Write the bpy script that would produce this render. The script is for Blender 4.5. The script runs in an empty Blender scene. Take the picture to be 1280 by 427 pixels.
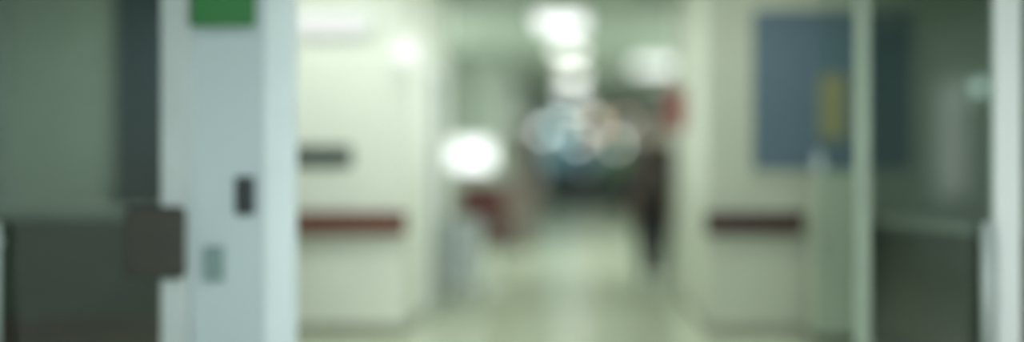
import bpy, bmesh, math, random
from mathutils import Vector, Matrix
random.seed(4)
S = bpy.context.scene
C = S.collection
try:
    S.view_settings.view_transform = 'Standard'
    S.view_settings.look = 'None'
    S.view_settings.exposure = 0.38
except Exception: pass

# ---------------------------------------------------------------- materials
def srgb(r, g, b):
    f = lambda c: (c/255/12.92) if c/255 <= .04045 else ((c/255+.055)/1.055)**2.4
    return (f(r), f(g), f(b), 1)
def mat(name, col, rough=.5, metal=0, var=.06, scale=6, bump=0, spec=.5, glow=0):
    m = bpy.data.materials.new(name); m.use_nodes = True
    nt = m.node_tree; b = nt.nodes['Principled BSDF']
    b.inputs['Roughness'].default_value = rough; b.inputs['Metallic'].default_value = metal
    b.inputs['Specular IOR Level'].default_value = spec
    tc = nt.nodes.new('ShaderNodeTexCoord'); n = nt.nodes.new('ShaderNodeTexNoise')
    n.inputs['Scale'].default_value = scale; n.inputs['Detail'].default_value = 4
    nt.links.new(tc.outputs['Object'], n.inputs['Vector'])
    r = nt.nodes.new('ShaderNodeValToRGB')
    r.color_ramp.elements[0].position = .3; r.color_ramp.elements[1].position = .7
    r.color_ramp.elements[0].color = [c*(1-var) for c in col[:3]]+[1]
    r.color_ramp.elements[1].color = [min(1, c*(1+var)) for c in col[:3]]+[1]
    nt.links.new(n.outputs['Fac'], r.inputs['Fac']); nt.links.new(r.outputs['Color'], b.inputs['Base Color'])
    if bump:
        bp = nt.nodes.new('ShaderNodeBump'); bp.inputs['Strength'].default_value = bump; bp.inputs['Distance'].default_value = .01
        nt.links.new(n.outputs['Fac'], bp.inputs['Height']); nt.links.new(bp.outputs['Normal'], b.inputs['Normal'])
    if glow:
        b.inputs['Emission Color'].default_value = col; b.inputs['Emission Strength'].default_value = glow
    return m
def tile_mat(name, c1, c2, mortar, size, rough, gap=.01):
    m = bpy.data.materials.new(name); m.use_nodes = True
    nt = m.node_tree; b = nt.nodes['Principled BSDF']; b.inputs['Roughness'].default_value = rough
    tc = nt.nodes.new('ShaderNodeTexCoord'); br = nt.nodes.new('ShaderNodeTexBrick')
    br.offset = 0; br.inputs['Scale'].default_value = 1
    br.inputs['Brick Width'].default_value = size; br.inputs['Row Height'].default_value = size
    br.inputs['Mortar Size'].default_value = gap
    br.inputs['Color1'].default_value = c1; br.inputs['Color2'].default_value = c2; br.inputs['Mortar'].default_value = mortar
    nt.links.new(tc.outputs['Object'], br.inputs['Vector']); nt.links.new(br.outputs['Color'], b.inputs['Base Color'])
    return m
def emit(name, col, st):
    m = bpy.data.materials.new(name); m.use_nodes = True
    nt = m.node_tree; nt.nodes.remove(nt.nodes['Principled BSDF'])
    e = nt.nodes.new('ShaderNodeEmission'); e.inputs[0].default_value = col; e.inputs[1].default_value = st
    nt.links.new(e.outputs[0], nt.nodes['Material Output'].inputs[0])
    return m
def glass(name, tint, refl=.07, rough=.03):
    m = bpy.data.materials.new(name); m.use_nodes = True
    nt = m.node_tree; nt.nodes.remove(nt.nodes['Principled BSDF'])
    t = nt.nodes.new('ShaderNodeBsdfTransparent'); t.inputs[0].default_value = tint
    g = nt.nodes.new('ShaderNodeBsdfGlossy'); g.inputs['Roughness'].default_value = rough
    x = nt.nodes.new('ShaderNodeMixShader'); x.inputs[0].default_value = refl
    nt.links.new(t.outputs[0], x.inputs[1]); nt.links.new(g.outputs[0], x.inputs[2])
    nt.links.new(x.outputs[0], nt.nodes['Material Output'].inputs[0])
    return m
def line_mat(name, a, b_, freq, rough=.35):
    m = bpy.data.materials.new(name); m.use_nodes = True
    nt = m.node_tree; b = nt.nodes['Principled BSDF']; b.inputs['Roughness'].default_value = rough
    tc = nt.nodes.new('ShaderNodeTexCoord'); w = nt.nodes.new('ShaderNodeTexWave')
    w.bands_direction = 'Z'; w.inputs['Scale'].default_value = freq
    r = nt.nodes.new('ShaderNodeValToRGB'); r.color_ramp.elements[0].color = a; r.color_ramp.elements[1].color = b_
    nt.links.new(tc.outputs['Object'], w.inputs['Vector']); nt.links.new(w.outputs['Fac'], r.inputs['Fac'])
    nt.links.new(r.outputs['Color'], b.inputs['Base Color'])
    return m

M = dict(
    wall=mat('cream_wall_paint', srgb(229,235,221), .45, var=.02),
    wallg=mat('green_grey_wall_paint', srgb(160,171,157), .5, var=.03),
    wallr=mat('pale_green_wall_paint', srgb(190,197,178), .45, var=.02),
    dim=mat('lobby_wall_paint', srgb(190,200,196), .6, var=.03),
    floor=tile_mat('floor_tiles', srgb(198,207,182), srgb(192,202,176), srgb(168,178,154), .6, .2, .004),
    ceil=tile_mat('ceiling_tiles', srgb(136,149,134), srgb(131,144,129), srgb(104,115,103), .6, .8, .012),
    beam=mat('beam_paint', srgb(160,170,155), .6),
    alu=mat('brushed_aluminium', srgb(214,221,223), .4, .05, .03),
    steel=mat('trolley_steel', srgb(186,196,196), .4, .1, .03),
    white=mat('white_enamel', srgb(248,252,255), .3, 0, .01),
    frost=line_mat('frosted_striped_glass', srgb(178,196,203), srgb(202,216,222), 8),
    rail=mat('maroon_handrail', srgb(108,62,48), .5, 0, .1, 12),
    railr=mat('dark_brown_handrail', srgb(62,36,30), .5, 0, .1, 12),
    base=mat('skirting_vinyl', srgb(146,148,130), .5),
    tint=glass('tinted_glass', (.62,.69,.66,1), .10),
    clear=glass('clear_glass', (.93,.97,.95,1), .02),
    black=mat('black_plastic', srgb(52,58,60), .45),
    plate=mat('dark_green_grey_plate', srgb(84,94,88), .45),
    grey=mat('grey_metal', srgb(62,64,57), .7, .0),
    teal=mat('teal_plastic', srgb(124,148,148), .5),
    green=mat('green_sign_face', srgb(52,122,68), .4),
    blue=line_mat('blue_grey_blind', srgb(84,108,122), srgb(94,116,130), 10, .6),
    curtain=mat('slate_curtain', srgb(58,90,106), .8, 0, .15, 10, .3),
    dark=mat('dark_veneer', srgb(88,86,74), .5, 0, .15, 8),
    dark2=mat('dark_counter_top', srgb(184,186,176), .3),
    maroon=mat('maroon_vinyl', srgb(98,48,42), .5, 0, .1),
    chrome=mat('chrome', srgb(190,195,195), .2, .9, .02),
    pgreen=mat('pale_green_laminate', srgb(174,184,165), .4),
    yellow=mat('ochre_paper', srgb(150,146,106), .6),
    brown=mat('brown_veneer', srgb(104,94,84), .5, 0, .15, 10),
    red=mat('red_enamel', srgb(146,66,58), .4),
    skin=mat('skin', srgb(176,130,104), .5),
    hair=mat('black_hair', srgb(24,20,18), .6, 0, .3, 40, .4),
    coat=mat('dark_jacket_cloth', srgb(78,70,66), .8, 0, .15, 20, .2),
    trous=mat('black_trouser_cloth', srgb(26,28,30), .8, 0, .15, 20, .2),
    tealp=mat('teal_poster_glow', srgb(90,158,166), .5, glow=.45),  # poster colours glow by emission to brighten the dark corridor end
    bluep=mat('slate_blue_poster_glow', srgb(92,134,156), .5, glow=.35),
    cyanp=mat('pale_cyan_poster_glow', srgb(130,180,180), .5, glow=.35),
    orangep=mat('orange_poster_glow', srgb(204,160,120), .5, glow=.3),
    greenp=mat('leaf_green', srgb(92,140,84), .6, 0, .3, 20),
    gpost=mat('green_poster_glow', srgb(120,160,120), .5, glow=.35),
    wpost=mat('white_poster_glow', srgb(210,218,210), .5, glow=.25),
    navy=mat('navy_laminate', srgb(58,70,76), .5),
    lamp=emit('lamp_diffuser', (.95,1,.95,1), 8),
    lampl=emit('lobby_fill_diffuser', (.93,.98,1,1), 12.5),  # strong fill for the door posts, out of view
    lamp1=emit('lamp_diffuser_near', (.95,1,.97,1), 1.5),
    lamp2=emit('lamp_diffuser_bright', (.98,1,.93,1), 3.4),
    lamp3=emit('lamp_diffuser_soft', (.95,1,.95,1), 1.5),
    lamp4=emit('lamp_diffuser_far', (.95,1,.95,1), 6),
    day=emit('bay_fill_glow', (.92,1,.95,1), 4.0),  # fill glow for the unseen bay panes
    glowl=emit('lobby_reflection_glow', (.9,1,.95,1), 1.1),  # glow that only gives a pale patch in the right glass
    dayd=emit('dim_daylight_glass', (.9,1,.95,1), .55),
    fillg=emit('dim_green_fill_glow', (.8,1,.84,1), .45),  # fill glow for the far end of the corridor
    hatch=emit('lit_hatch_glass', (.95,1,.99,1), 1.8),
    globe=emit('globe_glow', (.95,1,.92,1), .88),
    tube=emit('tube_glow', (.95,1,.96,1), .74),
    spot=emit('dim_globe_glow', (.8,1,.92,1), 1.0),
    tealg=emit('teal_globe_glow', (.55,.95,.92,1), 2.6),
    orangeg=emit('amber_globe_glow', (1,.8,.56,1), 2.6),
    whiteg=emit('white_globe_glow', (.95,1,.95,1), 4.0),
)
# ---------------------------------------------------------------- helpers
def box(bm, x0, x1, y0, y1, z0, z1, bev=0):
    t = bmesh.new(); bmesh.ops.create_cube(t, size=1)
    bmesh.ops.scale(t, vec=(x1-x0, y1-y0, z1-z0), verts=t.verts)
    bmesh.ops.translate(t, vec=((x0+x1)/2, (y0+y1)/2, (z0+z1)/2), verts=t.verts)
    if bev: bmesh.ops.bevel(t, geom=t.edges[:], offset=bev, segments=2, affect='EDGES', profile=.5)
    me = bpy.data.meshes.new('t'); t.to_mesh(me); t.free(); bm.from_mesh(me); bpy.data.meshes.remove(me)
    return bm
def cyl(bm, p0, p1, r0, r1=None, seg=20):
    r1 = r0 if r1 is None else r1
    p0 = Vector(p0); p1 = Vector(p1); d = p1-p0
    mx = Matrix.Translation((p0+p1)/2) @ d.to_track_quat('Z', 'Y').to_matrix().to_4x4()
    bmesh.ops.create_cone(bm, cap_ends=True, segments=seg, radius1=r0, radius2=r1, depth=d.length, matrix=mx)
    return bm
def sph(bm, c, r, sc=(1,1,1), seg=20):
    bmesh.ops.create_uvsphere(bm, u_segments=seg, v_segments=seg//2+2, radius=r,
        matrix=Matrix.Translation(c) @ Matrix.Diagonal((*sc, 1)))
    return bm
def tube(bm, pts, r, seg=10):
    for a, b in zip(pts[:-1], pts[1:]): cyl(bm, a, b, r, seg=seg)
    for p in pts[1:-1]: sph(bm, p, r, seg=10)
    return bm
def B(*a, **k): return box(bmesh.new(), *a, **k)
def obj(name, bm, m, parent=None, smooth=False):
    me = bpy.data.meshes.new(name); bm.to_mesh(me); bm.free(); me.materials.append(m)
    if smooth:
        for p in me.polygons: p.use_smooth = True
    o = bpy.data.objects.new(name, me); C.objects.link(o); o.parent = parent
    return o
def tag(o, label=None, cat=None, group=None, kind=None):
    if label: o['label'] = label
    if cat: o['category'] = cat
    if group: o['group'] = group
    if kind: o['kind'] = kind
    return o
def thing(name, label, cat, loc=(0,0,0), rz=0, group=None, kind=None):
    o = bpy.data.objects.new(name, None); C.objects.link(o); o.location = loc; o.rotation_euler = (0,0,rz)
    return tag(o, label, cat, group, kind)
def struct(name, bm, m, label, cat='wall'):
    return tag(obj(name, bm, m), label, cat, kind='structure')
def dup(root, loc, rz=None, label=None):
    r = root.copy(); C.objects.link(r); r.location = loc
    if rz is not None: r.rotation_euler = (0,0,rz)
    if label: r['label'] = label
    for ch in list(root.children):
        c = ch.copy(); C.objects.link(c); c.parent = r
        for g in ch.children:
            d = g.copy(); C.objects.link(d); d.parent = c
    return r

# ---------------------------------------------------------------- setting
H = 2.9
struct('floor', B(-4.3,4.3,-3.1,39.1,-.1,0), M['floor'], 'pale glossy tiled floor running down the corridor', 'floor')
struct('ceiling', B(-4.3,4.3,-3.1,39.1,H,H+.1), M['ceil'], 'grey green tiled ceiling of the corridor', 'ceiling')
struct('wall_left', B(-4.3,-1.35,9,12,0,H), M['wall'], 'cream wall left of the corridor mouth')
struct('wall_right', B(.93,4.3,9,12.5,0,H), M['wallr'], 'pale cream wall right of the corridor mouth')
struct('wall_left_alcove', B(-4.3,-2.4,12,19,0,H), M['wallg'], 'grey green wall at the side of the left bay')
struct('wall_left_far', B(-4.3,-1.35,19,39,0,H), M['wallg'], 'grey green far stretch of the left corridor wall')
struct('wall_right_alcove', B(2.6,4.3,12.5,24,0,H), M['wallg'], 'grey green wall at the side of the right bay')
struct('wall_right_far', B(1.6,4.3,24,39,0,H), M['wallg'], 'grey green far stretch of the right corridor wall')
struct('wall_end', B(-1.35,1.6,39,39.1,0,H), M['wallg'], 'wall closing the far end of the corridor')
struct('wall_lobby_left', B(-4.4,-4.3,-3,9,0,H), M['dim'], 'dim lobby wall at far left')
struct('wall_lobby_right', B(4.3,4.4,-3,9,0,H), M['dim'], 'dim lobby wall at far right')
struct('wall_lobby_baffle_left', B(-4.3,-2.6,-3.1,-3,0,H), M['dim'], 'added lobby wall piece left of the bright opening behind camera')  # unseen wall piece placed to cut the bright reflection in the glass
struct('wall_lobby_baffle_right', B(2.6,4.3,-3.1,-3,0,H), M['dim'], 'added lobby wall piece right of the bright opening behind camera')  # matching unseen piece, keeps the opening's glare off the right screen
struct('trim_1', B(-4.3,4.3,6.5,6.7,2.5,H), M['alu'], 'aluminium header beam above the glass doors', 'beam')
struct('trim_2', B(-4.2,-1.35,8.985,9,0,.07), M['base'], 'skirting along the foot of the left cream wall', 'skirting')
struct('trim_3', B(.93,4.2,8.985,9,0,.07), M['base'], 'skirting along the foot of the right cream wall', 'skirting')
struct('trim_4', B(-1.35,-1.336,9,12,0,.07), M['base'], 'skirting on the side of the left wall inside the corridor', 'skirting')
struct('trim_5', B(.916,.93,9,12.5,0,.07), M['base'], 'skirting on the side of the right wall inside the corridor', 'skirting')
struct('trim_6', B(-1.35,2.6,23.6,23.95,H-.12,H), M['beam'], 'shallow beam crossing the ceiling beyond third light', 'beam')

# glowing panes; the bay and far right ones are added fill light
def glow_window(n, x, y0, y1, sgn, label, m='day', z0=.9, z1=2.6, nm=3):
    w = thing('window_%d' % n, label, 'window', (x,(y0+y1)/2,z0), kind='structure'); h = (y1-y0)/2; t = z1-z0
    a, b = sorted((0, sgn*.02)); obj('glass_pane', B(a,b,-h,h,0,t), M[m], w)
    a, b = sorted((0, sgn*.05))
    for i in range(nm):
        q = -h-.05+(2*h+.05)*i/(nm-1); obj('mullion', B(a,b,q,q+.05,-.05,t+.05), M['white'], w)
    for z in (-.05, t): obj('sill', B(a,b,-h,h,z,z+.05), M['white'], w)
glow_window(5, -2.4, 12.8, 17.5, 1, 'tall unseen fill light pane at the side of the left bay')  # out of view, added to fill the bay and corridor with light
glow_window(6, 2.6, 13.5, 22.5, -1, 'tall unseen fill light pane at the side of the right bay')  # added fill light too, hidden behind the right wall block
glow_window(7, -1.35, 23.5, 35, 1, 'long pale glazed partition in the far left corridor wall', 'dayd', .7, 2.15, 6)
glow_window(8, 1.6, 25, 37, -1, 'dim greenish glowing pane added to light the far right corridor', 'fillg', .9, 2.2, 6)  # glowing surface added to light the far end
glow_window(9, 4.3, -1.2, -.2, -1, 'added glowing lobby side pane reflected in the right glass', 'glowl', .9, 2.2, 3)  # added off camera so the tinted glass shows a pale reflection

# left tinted fixed screen
def screen(n, xa, xb, post, label, m_post):
    w = thing('window_%d' % n, label, 'glass screen', ((xa+xb)/2, 6.6, 0), kind='structure')
    c = (xa+xb)/2
    obj('glass_pane', B(xa-c, xb-c, -.006, .006, .06, 2.46), M['tint'], w)
    obj('post', B(post[0]-c, post[1]-c, -.06, .06, 0, 2.5, bev=.012), m_post, w)
    obj('bottom_rail', B(xa-c, xb-c, -.03, .03, 0, .06), M['alu'], w)
    obj('top_rail', B(xa-c, xb-c, -.03, .03, 2.46, 2.5), M['alu'], w)
    return w
w1 = screen(1, -4.28, -2.31, (-2.31,-2.166), 'dark tinted glass screen with pale metal post at left', mat('satin_aluminium', srgb(196,206,208), .4, .05, .03))
w2 = screen(2, 1.59, 4.28, (2.25,2.39), 'dark tinted glass screen with bright white post at right', M['white'])

# frosted sliding leaf left
d = thing('door_1', 'frosted pale blue sliding door leaf with dark pull handle', 'door', (-1.87,6.62,0), kind='structure')
obj('frosted_panel', B(-.285,.11,-.01,.01,.08,2.42), M['frost'], d)
obj('stile', B(.11,.285,-.03,.03,0,2.5,bev=.01), mat('pale_blue_enamel', srgb(228,240,246), .35, 0, .02), d)
obj('bottom_rail', B(-.285,.11,-.02,.02,0,.08), M['alu'], d); obj('top_rail', B(-.285,.11,-.02,.02,2.42,2.5), M['alu'], d)
hd = obj('handle_plate', B(-.05,.06,-.035,-.01,1.0,1.21,bev=.012), M['black'], d)
obj('handle_grip', tube(bmesh.new(), [(.01,-.035,1.03),(.03,-.08,1.05),(.03,-.08,1.17),(.01,-.035,1.19)], .018), M['black'], hd)
obj('floor_lock_box', B(-.22,-.11,-.05,-.01,.64,.83,bev=.012), M['teal'], d)
# right leaf edge
d2 = thing('door_2', 'clear sliding door leaf with pale green grey edge stile at right', 'door', (1.52,6.62,0), kind='structure')
obj('stile', B(-.03,.06,-.03,.03,0,2.5,bev=.01), mat('stile_green', srgb(148,162,148), .4), d2)
obj('glass_pane', B(-.23,-.03,-.006,.006,.08,2.42), M['clear'], d2)

# green sign fixed on frosted leaf
s = thing('exit_sign', 'green sign panel hanging at top of frosted door', 'sign', (-1.955,6.5,2.025))
obj('sign_face', B(-.175,.175,-.012,.012,0,.27,bev=.006), M['green'], s)
obj('sign_frame', B(-.18,.18,.012,.022,-.004,.274), M['alu'], s)
for x in (-.12,.12): obj('hanger', cyl(bmesh.new(), (x,.017,.27), (x,.017,.475), .006), M['alu'], s)

# lock box on left post
s = thing('lock_box', 'dark grey metal lock box across the left door post', 'lock', (-2.325,6.505,.66))
obj('body', B(-.165,.165,-.035,.035,0,.39,bev=.034), M['grey'], s)
obj('cylinder', cyl(bmesh.new(), (.09,-.045,.2), (.09,-.034,.2), .02), M['black'], s)
# pull bars
def pull(x, label):
    s = thing('pull_bar', label, 'handle', (x,6.5,0), group='vertical pull bars on the glass screens')
    obj('bar', cyl(bmesh.new(), (0,0,.1), (0,0,.96), .035), M['steel'], s, True)
    for z in (.25,.85): obj('bracket', cyl(bmesh.new(), (0,.03,z), (0,.094,z), .012), M['alu'], s)
pull(2.19, 'pale vertical pull bar just left of the bright white post')
pull(-3.2, 'pale vertical pull bar at far left edge of tinted screen')

# handrails
def rail(x0, x1, m, label):
    s = thing('handrail', label, 'handrail', ((x0+x1)/2,9,.83)); w = (x1-x0)/2
    obj('rail', B(-w,w,-.085,-.05,-.085,.085,bev=.015), m, s)
    n = 3
    for i in range(n):
        x = -w+.15+(2*w-.3)*i/(n-1)
        obj('bracket', B(x-.02,x+.02,-.05,0,-.03,.03), m, s)
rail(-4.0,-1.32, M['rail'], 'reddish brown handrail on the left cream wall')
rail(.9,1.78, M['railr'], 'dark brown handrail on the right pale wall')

# left wall fittings
s = thing('wall_plate_sign', 'dark grey oblong plate on the left cream wall', 'sign', (-1.95,9,1.26))
obj('plate', B(-.24,.2,-.03,-.012,0,.14,bev=.004), M['plate'], s)
obj('rim', B(-.25,.21,-.012,0,-.01,.15), M['grey'], s)
def globe(name, label, x, y, z, r, m, d=.1, dx=0):
    s = thing(name, label, 'lamp', (x,y,z))
    obj('globe', sph(bmesh.new(), (dx,-d,0), r), m, s, True)
    obj('arm', cyl(bmesh.new(), (0,-.02,0), (dx*.3,-d+r*.8,0), .012), M['alu'], s)
    obj('wall_rose', cyl(bmesh.new(), (0,-.02,0), (0,0,0), .045), M['alu'], s)
    return s
globe('wall_globe', 'round glowing globe standing in for reflected light at corner of left cream wall', -1.4, 9, 2.1, .12, M['globe'], .15, .09)  # globe made up in place of a light disc reflected at the corner
globe('wall_globe', 'small dim round lamp behind the right tinted glass', 2.93, 9, 1.84, .06, M['spot'], .12)
s = thing('glow_tube', 'long white glowing tube standing in for reflected light high on the left cream wall', 'lamp', (-2.0,9,2.31))  # tube made up in place of a wide light reflected on the wall
obj('tube', cyl(bmesh.new(), (-.3,-.08,0), (.36,-.08,0), .08), M['tube'], s, True)
for a in (-.34,.36): obj('end_cap', B(a,a+.04,-.1,0,-.04,.04), M['white'], s)
# right wall window
w = thing('window_3', 'blue grey blind in a window on the right wall', 'window', (1.86,9,1.22), kind='structure')
obj('blind', B(-.6,.6,-.02,0,0,1.2), M['blue'], w)
for a in (-.65,.6): obj('jamb', B(a,a+.05,-.04,0,-.05,1.25), M['wallr'], w)
for a in (-.05,1.2): obj('frame_rail', B(-.6,.6,-.04,0,a,a+.05), M['wallr'], w)
# curtain behind left glass
bm = bmesh.new(); n = 40; vs = []
for i in range(n+1):
    x = -.22+.44*i/n; y = -.06+.03*math.sin(i*1.3)
    vs.append((bm.verts.new((x,y,0)), bm.verts.new((x,y,1.7))))
for a, b in zip(vs[:-1], vs[1:]): bm.faces.new((a[0],b[0],b[1],a[1]))
s = thing('curtain', 'slate blue curtain hanging behind the left tinted glass', 'curtain', (-3.26,8.98,.9))
o = obj('cloth', bm, M['curtain'], s, True); so = o.modifiers.new('s','SOLIDIFY'); so.thickness = .006
obj('curtain_rod', cyl(bmesh.new(), (-.28,-.06,1.71), (.28,-.06,1.71), .012), M['alu'], s)
# left counter
s = thing('reception_counter', 'dark reception counter behind the left tinted glass', 'counter', (-3.35,8.0,0))
obj('body', B(-.85,.85,-.38,.4,.3,.92), M['dark'], s)
obj('worktop', B(-.9,.88,-.43,.43,.92,.98,bev=.008), M['dark2'], s)
obj('plinth', B(-.83,.83,-.37,.39,0,.3), M['maroon'], s)
# right counter (tapered plan)
def prism(pts, z0, z1):
    bm = bmesh.new(); a = [bm.verts.new((x,y,z0)) for x,y in pts]; b = [bm.verts.new((x,y,z1)) for x,y in pts]
    bm.faces.new(a[::-1]); bm.faces.new(b); n = len(pts)
    for i in range(n): bm.faces.new((a[i],a[(i+1)%n],b[(i+1)%n],b[i]))
    return bm
s = thing('service_counter', 'dark angled service counter behind the right tinted glass', 'counter', (2.9,7.8,0))
obj('body', prism([(-.6,-.78),(1.1,-.78),(1.1,.95),(-.88,.95)], .1, .86), M['dark'], s)
obj('worktop', prism([(-.65,-.82),(1.15,-.82),(1.15,.98),(-.93,.98)], .86, .91), M['dark2'], s)
obj('plinth', prism([(-.55,-.72),(1.05,-.72),(1.05,.93),(-.83,.93)], 0, .1), M['black'], s)
# pale green cabinet
s = thing('storage_cabinet', 'slim pale green cabinet against the right wall beside handrail', 'cabinet', (1.8,8.65,0))
obj('body', B(-.17,.15,-.22,.22,.06,1.2,bev=.006), M['pgreen'], s)
obj('plinth', B(-.15,.13,-.2,.2,0,.06), M['grey'], s)
dd = obj('door', B(-.16,.14,-.24,-.22,.1,1.17,bev=.004), M['pgreen'], s)
obj('handle', cyl(bmesh.new(), (-.12,-.248,.6), (-.12,-.248,.75), .008), M['chrome'], dd)
s = thing('sanitiser_bottle', 'small white pump bottle on the pale green cabinet', 'bottle', (1.68,8.55,1.2))
obj('bottle_body', cyl(bmesh.new(), (0,0,0), (0,0,.12), .035, .03), M['alu'], s, True)
obj('pump', tube(bmesh.new(), [(0,0,.12),(0,0,.16),(-.04,0,.16)], .008), M['alu'], s)
s = tag(obj('notice', B(-.1,.1,-.002,.002,0,.48), M['yellow']), 'ochre yellow notice stuck on the blue grey window blind', 'notice')
s.location = (1.86,8.977,1.46)

# doors inside the corridor
d = thing('door_3', 'pale door in the left side wall of the corridor', 'door', (-1.35,10.7,0), kind='structure')
obj('leaf', B(0,.02,-.42,.42,0.01,2.05), M['wallg'], d)
for y0,y1,z0,z1 in ((-.5,-.42,0,2.13),(.42,.5,0,2.13)): obj('jamb', B(0,.04,y0,y1,z0,z1), M['white'], d)
obj('lintel', B(0,.04,-.42,.42,2.05,2.13), M['white'], d)
# lit hatch in return wall
w = thing('window_4', 'brightly lit hatch window in the left bay wall', 'window', (-1.78,19,1.2), kind='structure')
obj('lit_glass', B(-.3,.3,-.02,0,0,.36), M['hatch'], w)
for a in (-.34,.3): obj('jamb', B(a,a+.04,-.04,0,-.04,.4), M['white'], w)
for a in (-.04,.36): obj('frame_rail', B(-.3,.3,-.04,0,a,a+.04), M['white'], w)

# ---------------------------------------------------------------- ceiling lamps
def ceil_lamp(x, y, wx, wy, m, label):
    s = thing('ceiling_light', label, 'ceiling light', (x,y,H), group='ceiling lights')
    bm = bmesh.new()
    box(bm,-wx-.03,-wx,-wy-.03,wy+.03,-.05,0); box(bm,wx,wx+.03,-wy-.03,wy+.03,-.05,0)
    box(bm,-wx,wx,-wy-.03,-wy,-.05,0); box(bm,-wx,wx,wy,wy+.03,-.05,0)
    bmesh.ops.remove_doubles(bm, verts=bm.verts, dist=.0001)
    obj('frame', bm, M['white'], s)
    obj('diffuser', B(-wx,wx,-wy,wy,-.06,0), m, s)
    return s
for i,(y,l) in enumerate(((13.6,'nearest and largest ceiling light over the corridor centre'),(17.2,'second ceiling light along the corridor centre'),
        (22.2,'third ceiling light along the corridor centre'),(28,'fourth small ceiling light far down the corridor'),(34.5,'farthest ceiling light before the corridor end'))):
    ceil_lamp((-.26,-.22,-.2,-.3,-.3)[i], y, (.27,.18,.16,.2,.3)[i], (.8,.4,.7,.3,.3)[i], M[('lamp1','lamp2','lamp2','lamp4','lamp4')[i]], l)
ceil_lamp(1.35, 19.9, .5, .8, M['lamp3'], 'square ceiling light in the bay on the right')
ceil_lamp(-.2, 9.8, .4, .5, M['lamp'], 'ceiling light just inside the corridor mouth above frame')
ceil_lamp(-1.9, 7.9, 1.1, .25, M['lamp'], 'unseen fill ceiling light added above the left cream wall')  # added out of frame as fill for the left wall
ceil_lamp(1.2, 7.9, .5, .2, M['lamp'], 'unseen fill ceiling light added above the right pale wall')  # added out of frame as fill for the right wall
ceil_lamp(0, 3.5, 1.8, .4, M['lampl'], 'unseen fill ceiling light added in the lobby in front of the doors')  # added out of frame to throw frontal light on the door posts

# ---------------------------------------------------------------- corridor things
s = thing('medical_trolley', 'pale metal trolley against the left corridor wall', 'trolley', (-1.14,11.35,0))
obj('body', B(-.16,.16,-.24,.24,.14,.7,bev=.012), M['steel'], s)
obj('top_tray', B(-.18,.18,-.26,.26,.7,.74,bev=.01), M['steel'], s)
for z in (.17,.35,.53):
    dr = obj('drawer', B(-.145,.145,-.26,-.24,z,z+.15,bev=.004), M['steel'], s)
    obj('handle', cyl(bmesh.new(), (-.06,-.267,z+.1), (.06,-.267,z+.1), .008), M['chrome'], dr)
for x in (-.12,.12):
    for y in (-.19,.19):
        bm = bmesh.new(); cyl(bm, (x-.012,y,.045), (x+.012,y,.045), .045); cyl(bm, (x,y,.05), (x,y,.14), .01)
        obj('castor', bm, M['black'], s)
def chair(x, y, rz, label):
    s = thing('waiting_chair', label, 'chair', (x,y,0), rz, group='maroon waiting chairs in the left bay')
    obj('seat', B(-.26,.26,-.24,.24,.38,.5,bev=.025), M['maroon'], s)
    obj('backrest', B(-.26,.26,.2,.27,.52,1.05,bev=.025), M['maroon'], s)
    for a in (-.22,.22):
        for b in (-.2,.22):
            obj('leg', cyl(bmesh.new(), (a,b*1.05,0), (a,b,.42), .014), M['chrome'], s)
        obj('armrest', tube(bmesh.new(), [(a*1.25,-.2,.45),(a*1.25,-.2,.68),(a*1.25,.22,.68)], .018), M['black'], s)
        obj('back_support', cyl(bmesh.new(), (a*.8,.23,.45), (a*.8,.24,.55), .012), M['chrome'], s)
    return s
c = chair(-1.12, 13.0, 0, 'maroon waiting chair nearest the corridor centre behind trolley')
dup(c, (-1.76,13.0,0), None, 'maroon waiting chair deeper inside the left bay')
# brown cupboards beyond chairs
def cupboard(x, y, w_, h_, label):
    s = thing('cupboard', label, 'cupboard', (x,y,0), group='brown cupboards along the left of the corridor')
    obj('body', B(-w_,w_,-.22,.22,.08,h_,bev=.008), M['brown'], s)
    obj('plinth', B(-w_+.02,w_-.02,-.2,.2,0,.08), M['black'], s)
    for a in (-1,1):
        x0, x1 = sorted((a*.006, a*(w_-.01)))
        dd = obj('door', B(x0,x1,-.24,-.22,.12,h_-.03,bev=.004), M['brown'], s)
        obj('knob', sph(bmesh.new(), (a*.04,-.25,h_*.5), .014, seg=10), M['chrome'], dd)
cupboard(-1.02, 17.6, .28, 1.0, 'low brown cupboard standing beyond the maroon chairs')
cupboard(-1.1, 22.0, .22, 1.9, 'tall brown cupboard against the far left corridor wall')
# red box on right side wall
s = thing('fire_alarm_box', 'red alarm box mounted on right corridor side wall', 'alarm box', (.93,11.2,1.58))
obj('body', B(-.16,0,-.14,.14,0,.38,bev=.012), M['red'], s)
obj('front_ring', cyl(bmesh.new(), (-.175,0,.19), (-.159,0,.19), .07), M['red'], s)

# far end
s = thing('end_counter', 'dark counter across the far end of the corridor', 'counter', (.05,37.5,0))
obj('body', B(-1.1,1.3,-.3,.3,0,.98), M['navy'], s); obj('worktop', B(-1.15,1.35,-.35,.35,.98,1.03,bev=.01), M['black'], s)
def poster(x0, x1, z0, z1, m, label):
    s = thing('poster', label, 'poster', ((x0+x1)/2,38.998,z0), group='posters on the far end wall'); w = (x1-x0)/2
    obj('sheet', B(-w,w,-.012,-.006,0,z1-z0), m, s); obj('backing', B(-w-.02,w+.02,-.006,0,-.02,z1-z0+.02), M['alu'], s)
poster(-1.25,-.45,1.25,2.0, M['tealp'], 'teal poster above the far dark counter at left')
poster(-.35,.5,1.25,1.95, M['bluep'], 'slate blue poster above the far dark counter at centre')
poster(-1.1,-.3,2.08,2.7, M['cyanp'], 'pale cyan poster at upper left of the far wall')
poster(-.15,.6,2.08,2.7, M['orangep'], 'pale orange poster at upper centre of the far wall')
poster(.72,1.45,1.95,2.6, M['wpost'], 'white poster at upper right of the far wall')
poster(.72,1.45,1.15,1.85, M['gpost'], 'green poster at lower right of the far wall')
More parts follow.
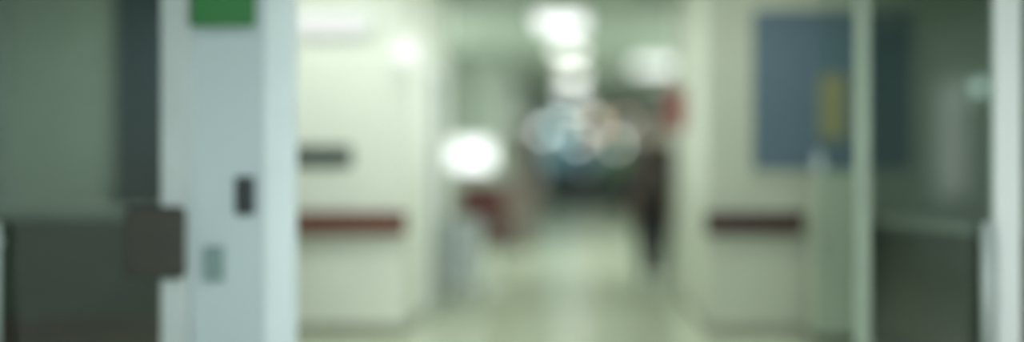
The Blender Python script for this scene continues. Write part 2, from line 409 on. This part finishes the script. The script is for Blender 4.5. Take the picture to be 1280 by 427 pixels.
def pend(x, y, z, r, m, label):
    s = thing('pendant_lamp', label, 'lamp', (x,y,z))
    obj('globe', sph(bmesh.new(), (0,0,0), r), m, s, True); obj('cord', cyl(bmesh.new(), (0,0,r-.005), (0,0,H-z), .006), M['black'], s)
pend(-.75,36.5,2.35,.14, M['tealg'], 'round teal pendant lamp over far counter')
pend(.4,36.5,2.4,.14, M['orangeg'], 'round amber pendant lamp over far counter')
pend(-.2,36.5,1.9,.1, M['whiteg'], 'round white pendant lamp over far counter centre')
pend(1.0,36.5,1.8,.09, M['whiteg'], 'round white pendant lamp over far counter at right')
pend(.1,31,2.35,.08, M['tealg'], 'small teal pendant lamp nearer than the far counter')
pend(1.1,31,2.3,.08, M['orangeg'], 'small amber pendant lamp by the right far wall')
pend(-.9,27,1.95,.08, M['whiteg'], 'small white pendant lamp by the left far wall')
# things on counter
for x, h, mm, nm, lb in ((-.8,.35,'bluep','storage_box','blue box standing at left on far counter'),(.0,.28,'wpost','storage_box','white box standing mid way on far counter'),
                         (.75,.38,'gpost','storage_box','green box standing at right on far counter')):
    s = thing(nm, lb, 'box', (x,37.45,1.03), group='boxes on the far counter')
    obj('body', B(-.17,.17,-.14,.14,0,h,bev=.008), M[mm], s); obj('lid', B(-.18,.18,-.15,.15,h,h+.03,bev=.006), M[mm], s)  # boxes glow too, sharing the emissive poster colours
# plant
s = thing('potted_plant', 'leafy green potted plant by right far corridor wall', 'plant', (1.05,27.5,0))
obj('pot', cyl(bmesh.new(), (0,0,0), (0,0,.45), .17, .23), M['brown'], s, True)
obj('stem', tube(bmesh.new(), [(0,0,.4),(.02,0,.8),(-.02,.02,1.4)], .02), M['dark'], s)
bm = bmesh.new()
for i in range(140):
    a = random.uniform(0, 6.28); z = random.uniform(.6,2.1); r = .1+.24*random.random()
    v = Vector((math.cos(a)*r, math.sin(a)*r, z)); u = Vector((math.cos(a), math.sin(a), random.uniform(-.4,.5))).normalized()*.14
    p = u.cross(Vector((0,0,1))).normalized()*.05
    f = [bm.verts.new(q) for q in (v-u, v+p, v+u, v-p)]; bm.faces.new(f)
obj('foliage', bm, M['greenp'], s)

# ---------------------------------------------------------------- person
def skinned(name, pts, edges, radii, m, parent, root=0):
    me = bpy.data.meshes.new(name); me.from_pydata(pts, edges, []); o = bpy.data.objects.new(name, me); C.objects.link(o)
    sk = o.modifiers.new('skin','SKIN'); sk.use_smooth_shade = True
    for i, v in enumerate(me.skin_vertices[0].data):
        r = radii[i]; v.radius = r if isinstance(r, tuple) else (r, r); v.use_root = (i == root)
    ss = o.modifiers.new('sub','SUBSURF'); ss.levels = 2; ss.render_levels = 2
    dg = bpy.context.evaluated_depsgraph_get(); dg.update()
    nm = bpy.data.meshes.new_from_object(o.evaluated_get(dg)); nm.name = name
    o.modifiers.clear(); o.data = nm; nm.materials.clear(); nm.materials.append(m)
    for p in nm.polygons: p.use_smooth = True
    o.parent = parent
    return o
def person(loc, rz, label):
    s = thing('person', label, 'person', loc, rz)
    P = [(0,0,.95),(0,.01,1.12),(0,.01,1.32),(0,.01,1.43),(0,0,1.5),
         (.17,.01,1.39),(.2,.02,1.13),(.19,-.06,.9),(-.17,.01,1.39),(-.2,.02,1.13),(-.19,-.06,.9),
         (.09,0,.9),(.1,-.03,.5),(.1,.02,.09),(-.09,0,.9),(-.1,.0,.5),(-.1,.06,.09)]
    E = [(0,1),(1,2),(2,3),(3,4),(3,5),(5,6),(6,7),(3,8),(8,9),(9,10),(0,11),(11,12),(12,13),(0,14),(14,15),(15,16)]
    R = [.12,.11,.12,.07,.05,.05,.037,.024,.05,.037,.024,.075,.052,.036,.075,.052,.036]
    P += [(0,-.01,1.56),(0,-.02,1.64),(0,-.015,1.7)]; E += [(4,17),(17,18),(18,19)]; R += [.065,.085,.06]
    P += [(.188,-.09,.83),(-.188,-.09,.83)]; E += [(7,20),(10,21)]; R += [(.02,.035),(.02,.035)]
    for k, sx in ((20,1),(21,-1)):
        for j in range(4):
            b = len(P); dy = -.03+.02*j; L = (.055,.065,.062,.05)[j]
            P += [(sx*.186,-.09+dy,.79),(sx*.18,-.095+dy,.79-L)]; E += [(k,b),(b,b+1)]; R += [.009,.007]
        b = len(P); P += [(sx*.17,-.135,.81),(sx*.165,-.14,.78)]; E += [(k,b),(b,b+1)]; R += [.01,.008]
    body = skinned('body', P, E, R, M['skin'], s)
    skinned('jacket', [(0,0,.86),(0,.01,1.12),(0,.01,1.33),(0,.01,1.44),(.18,.01,1.4),(.21,.02,1.13),(.198,-.06,.92),(-.18,.01,1.4),(-.21,.02,1.13),(-.198,-.06,.92)],
        [(0,1),(1,2),(2,3),(3,4),(4,5),(5,6),(3,7),(7,8),(8,9)], [.18,.155,.155,.085,.08,.06,.042,.08,.06,.042], M['coat'], s)
    skinned('trousers', [(0,0,.95),(.1,0,.88),(.1,-.03,.5),(.1,.02,.09),(-.1,0,.88),(-.1,0,.5),(-.1,.06,.09)],
        [(0,1),(1,2),(2,3),(0,4),(4,5),(5,6)], [.15,.115,.1,.08,.115,.1,.08], M['trous'], s)
    for x, y in ((.1,.02),(-.1,.06)):
        bm = bmesh.new(); sph(bm, (x,y-.05,.045), .05, (.95,2.6,.9)); 
        for v in bm.verts: v.co.z = max(v.co.z, 0)
        obj('shoe', bm, M['black'], s, True)
    bm = bmesh.new(); sph(bm, (0,.02,1.67), .1, (.92,1.08,1.0), 24)
    bmesh.ops.delete(bm, geom=[v for v in bm.verts if v.co.y < -.035 and v.co.z < 1.7], context='VERTS')
    obj('hair', bm, M['hair'], s, True)
    for x in (-.03,.03): obj('eye', sph(bmesh.new(), (x,-.095,1.635), .012), M['black'], s, True)
    obj('nose', cyl(bmesh.new(), (0,-.1,1.64), (0,-.115,1.6), .006, .014), M['skin'], s, True)
    obj('mouth', sph(bmesh.new(), (0,-.09,1.575), .02, (1,.4,.3)), M['maroon'], s, True)
    return s
person((.72,12.5,0), -math.pi/12, 'person in dark jacket and black trousers standing at right corridor edge')

# ---------------------------------------------------------------- world + camera
w = bpy.data.worlds.new('World'); S.world = w; w.use_nodes = True
w.node_tree.nodes['Background'].inputs[0].default_value = (.91,.98,1,1); w.node_tree.nodes['Background'].inputs[1].default_value = 2.4
cd = bpy.data.cameras.new('camera'); cam = bpy.data.objects.new('camera', cd); C.objects.link(cam)
cam.location = (0,0,1.3); cam.rotation_euler = (math.pi/2,0,0)
cd.sensor_width = 36; cd.sensor_fit = 'HORIZONTAL'; cd.lens = 36*1500/1280
cd.shift_x = -90/1280; cd.shift_y = -13.5/1280
cd.dof.use_dof = True; cd.dof.focus_distance = 4.75; cd.dof.aperture_fstop = .19
cd.clip_end = 200
S.camera = cam
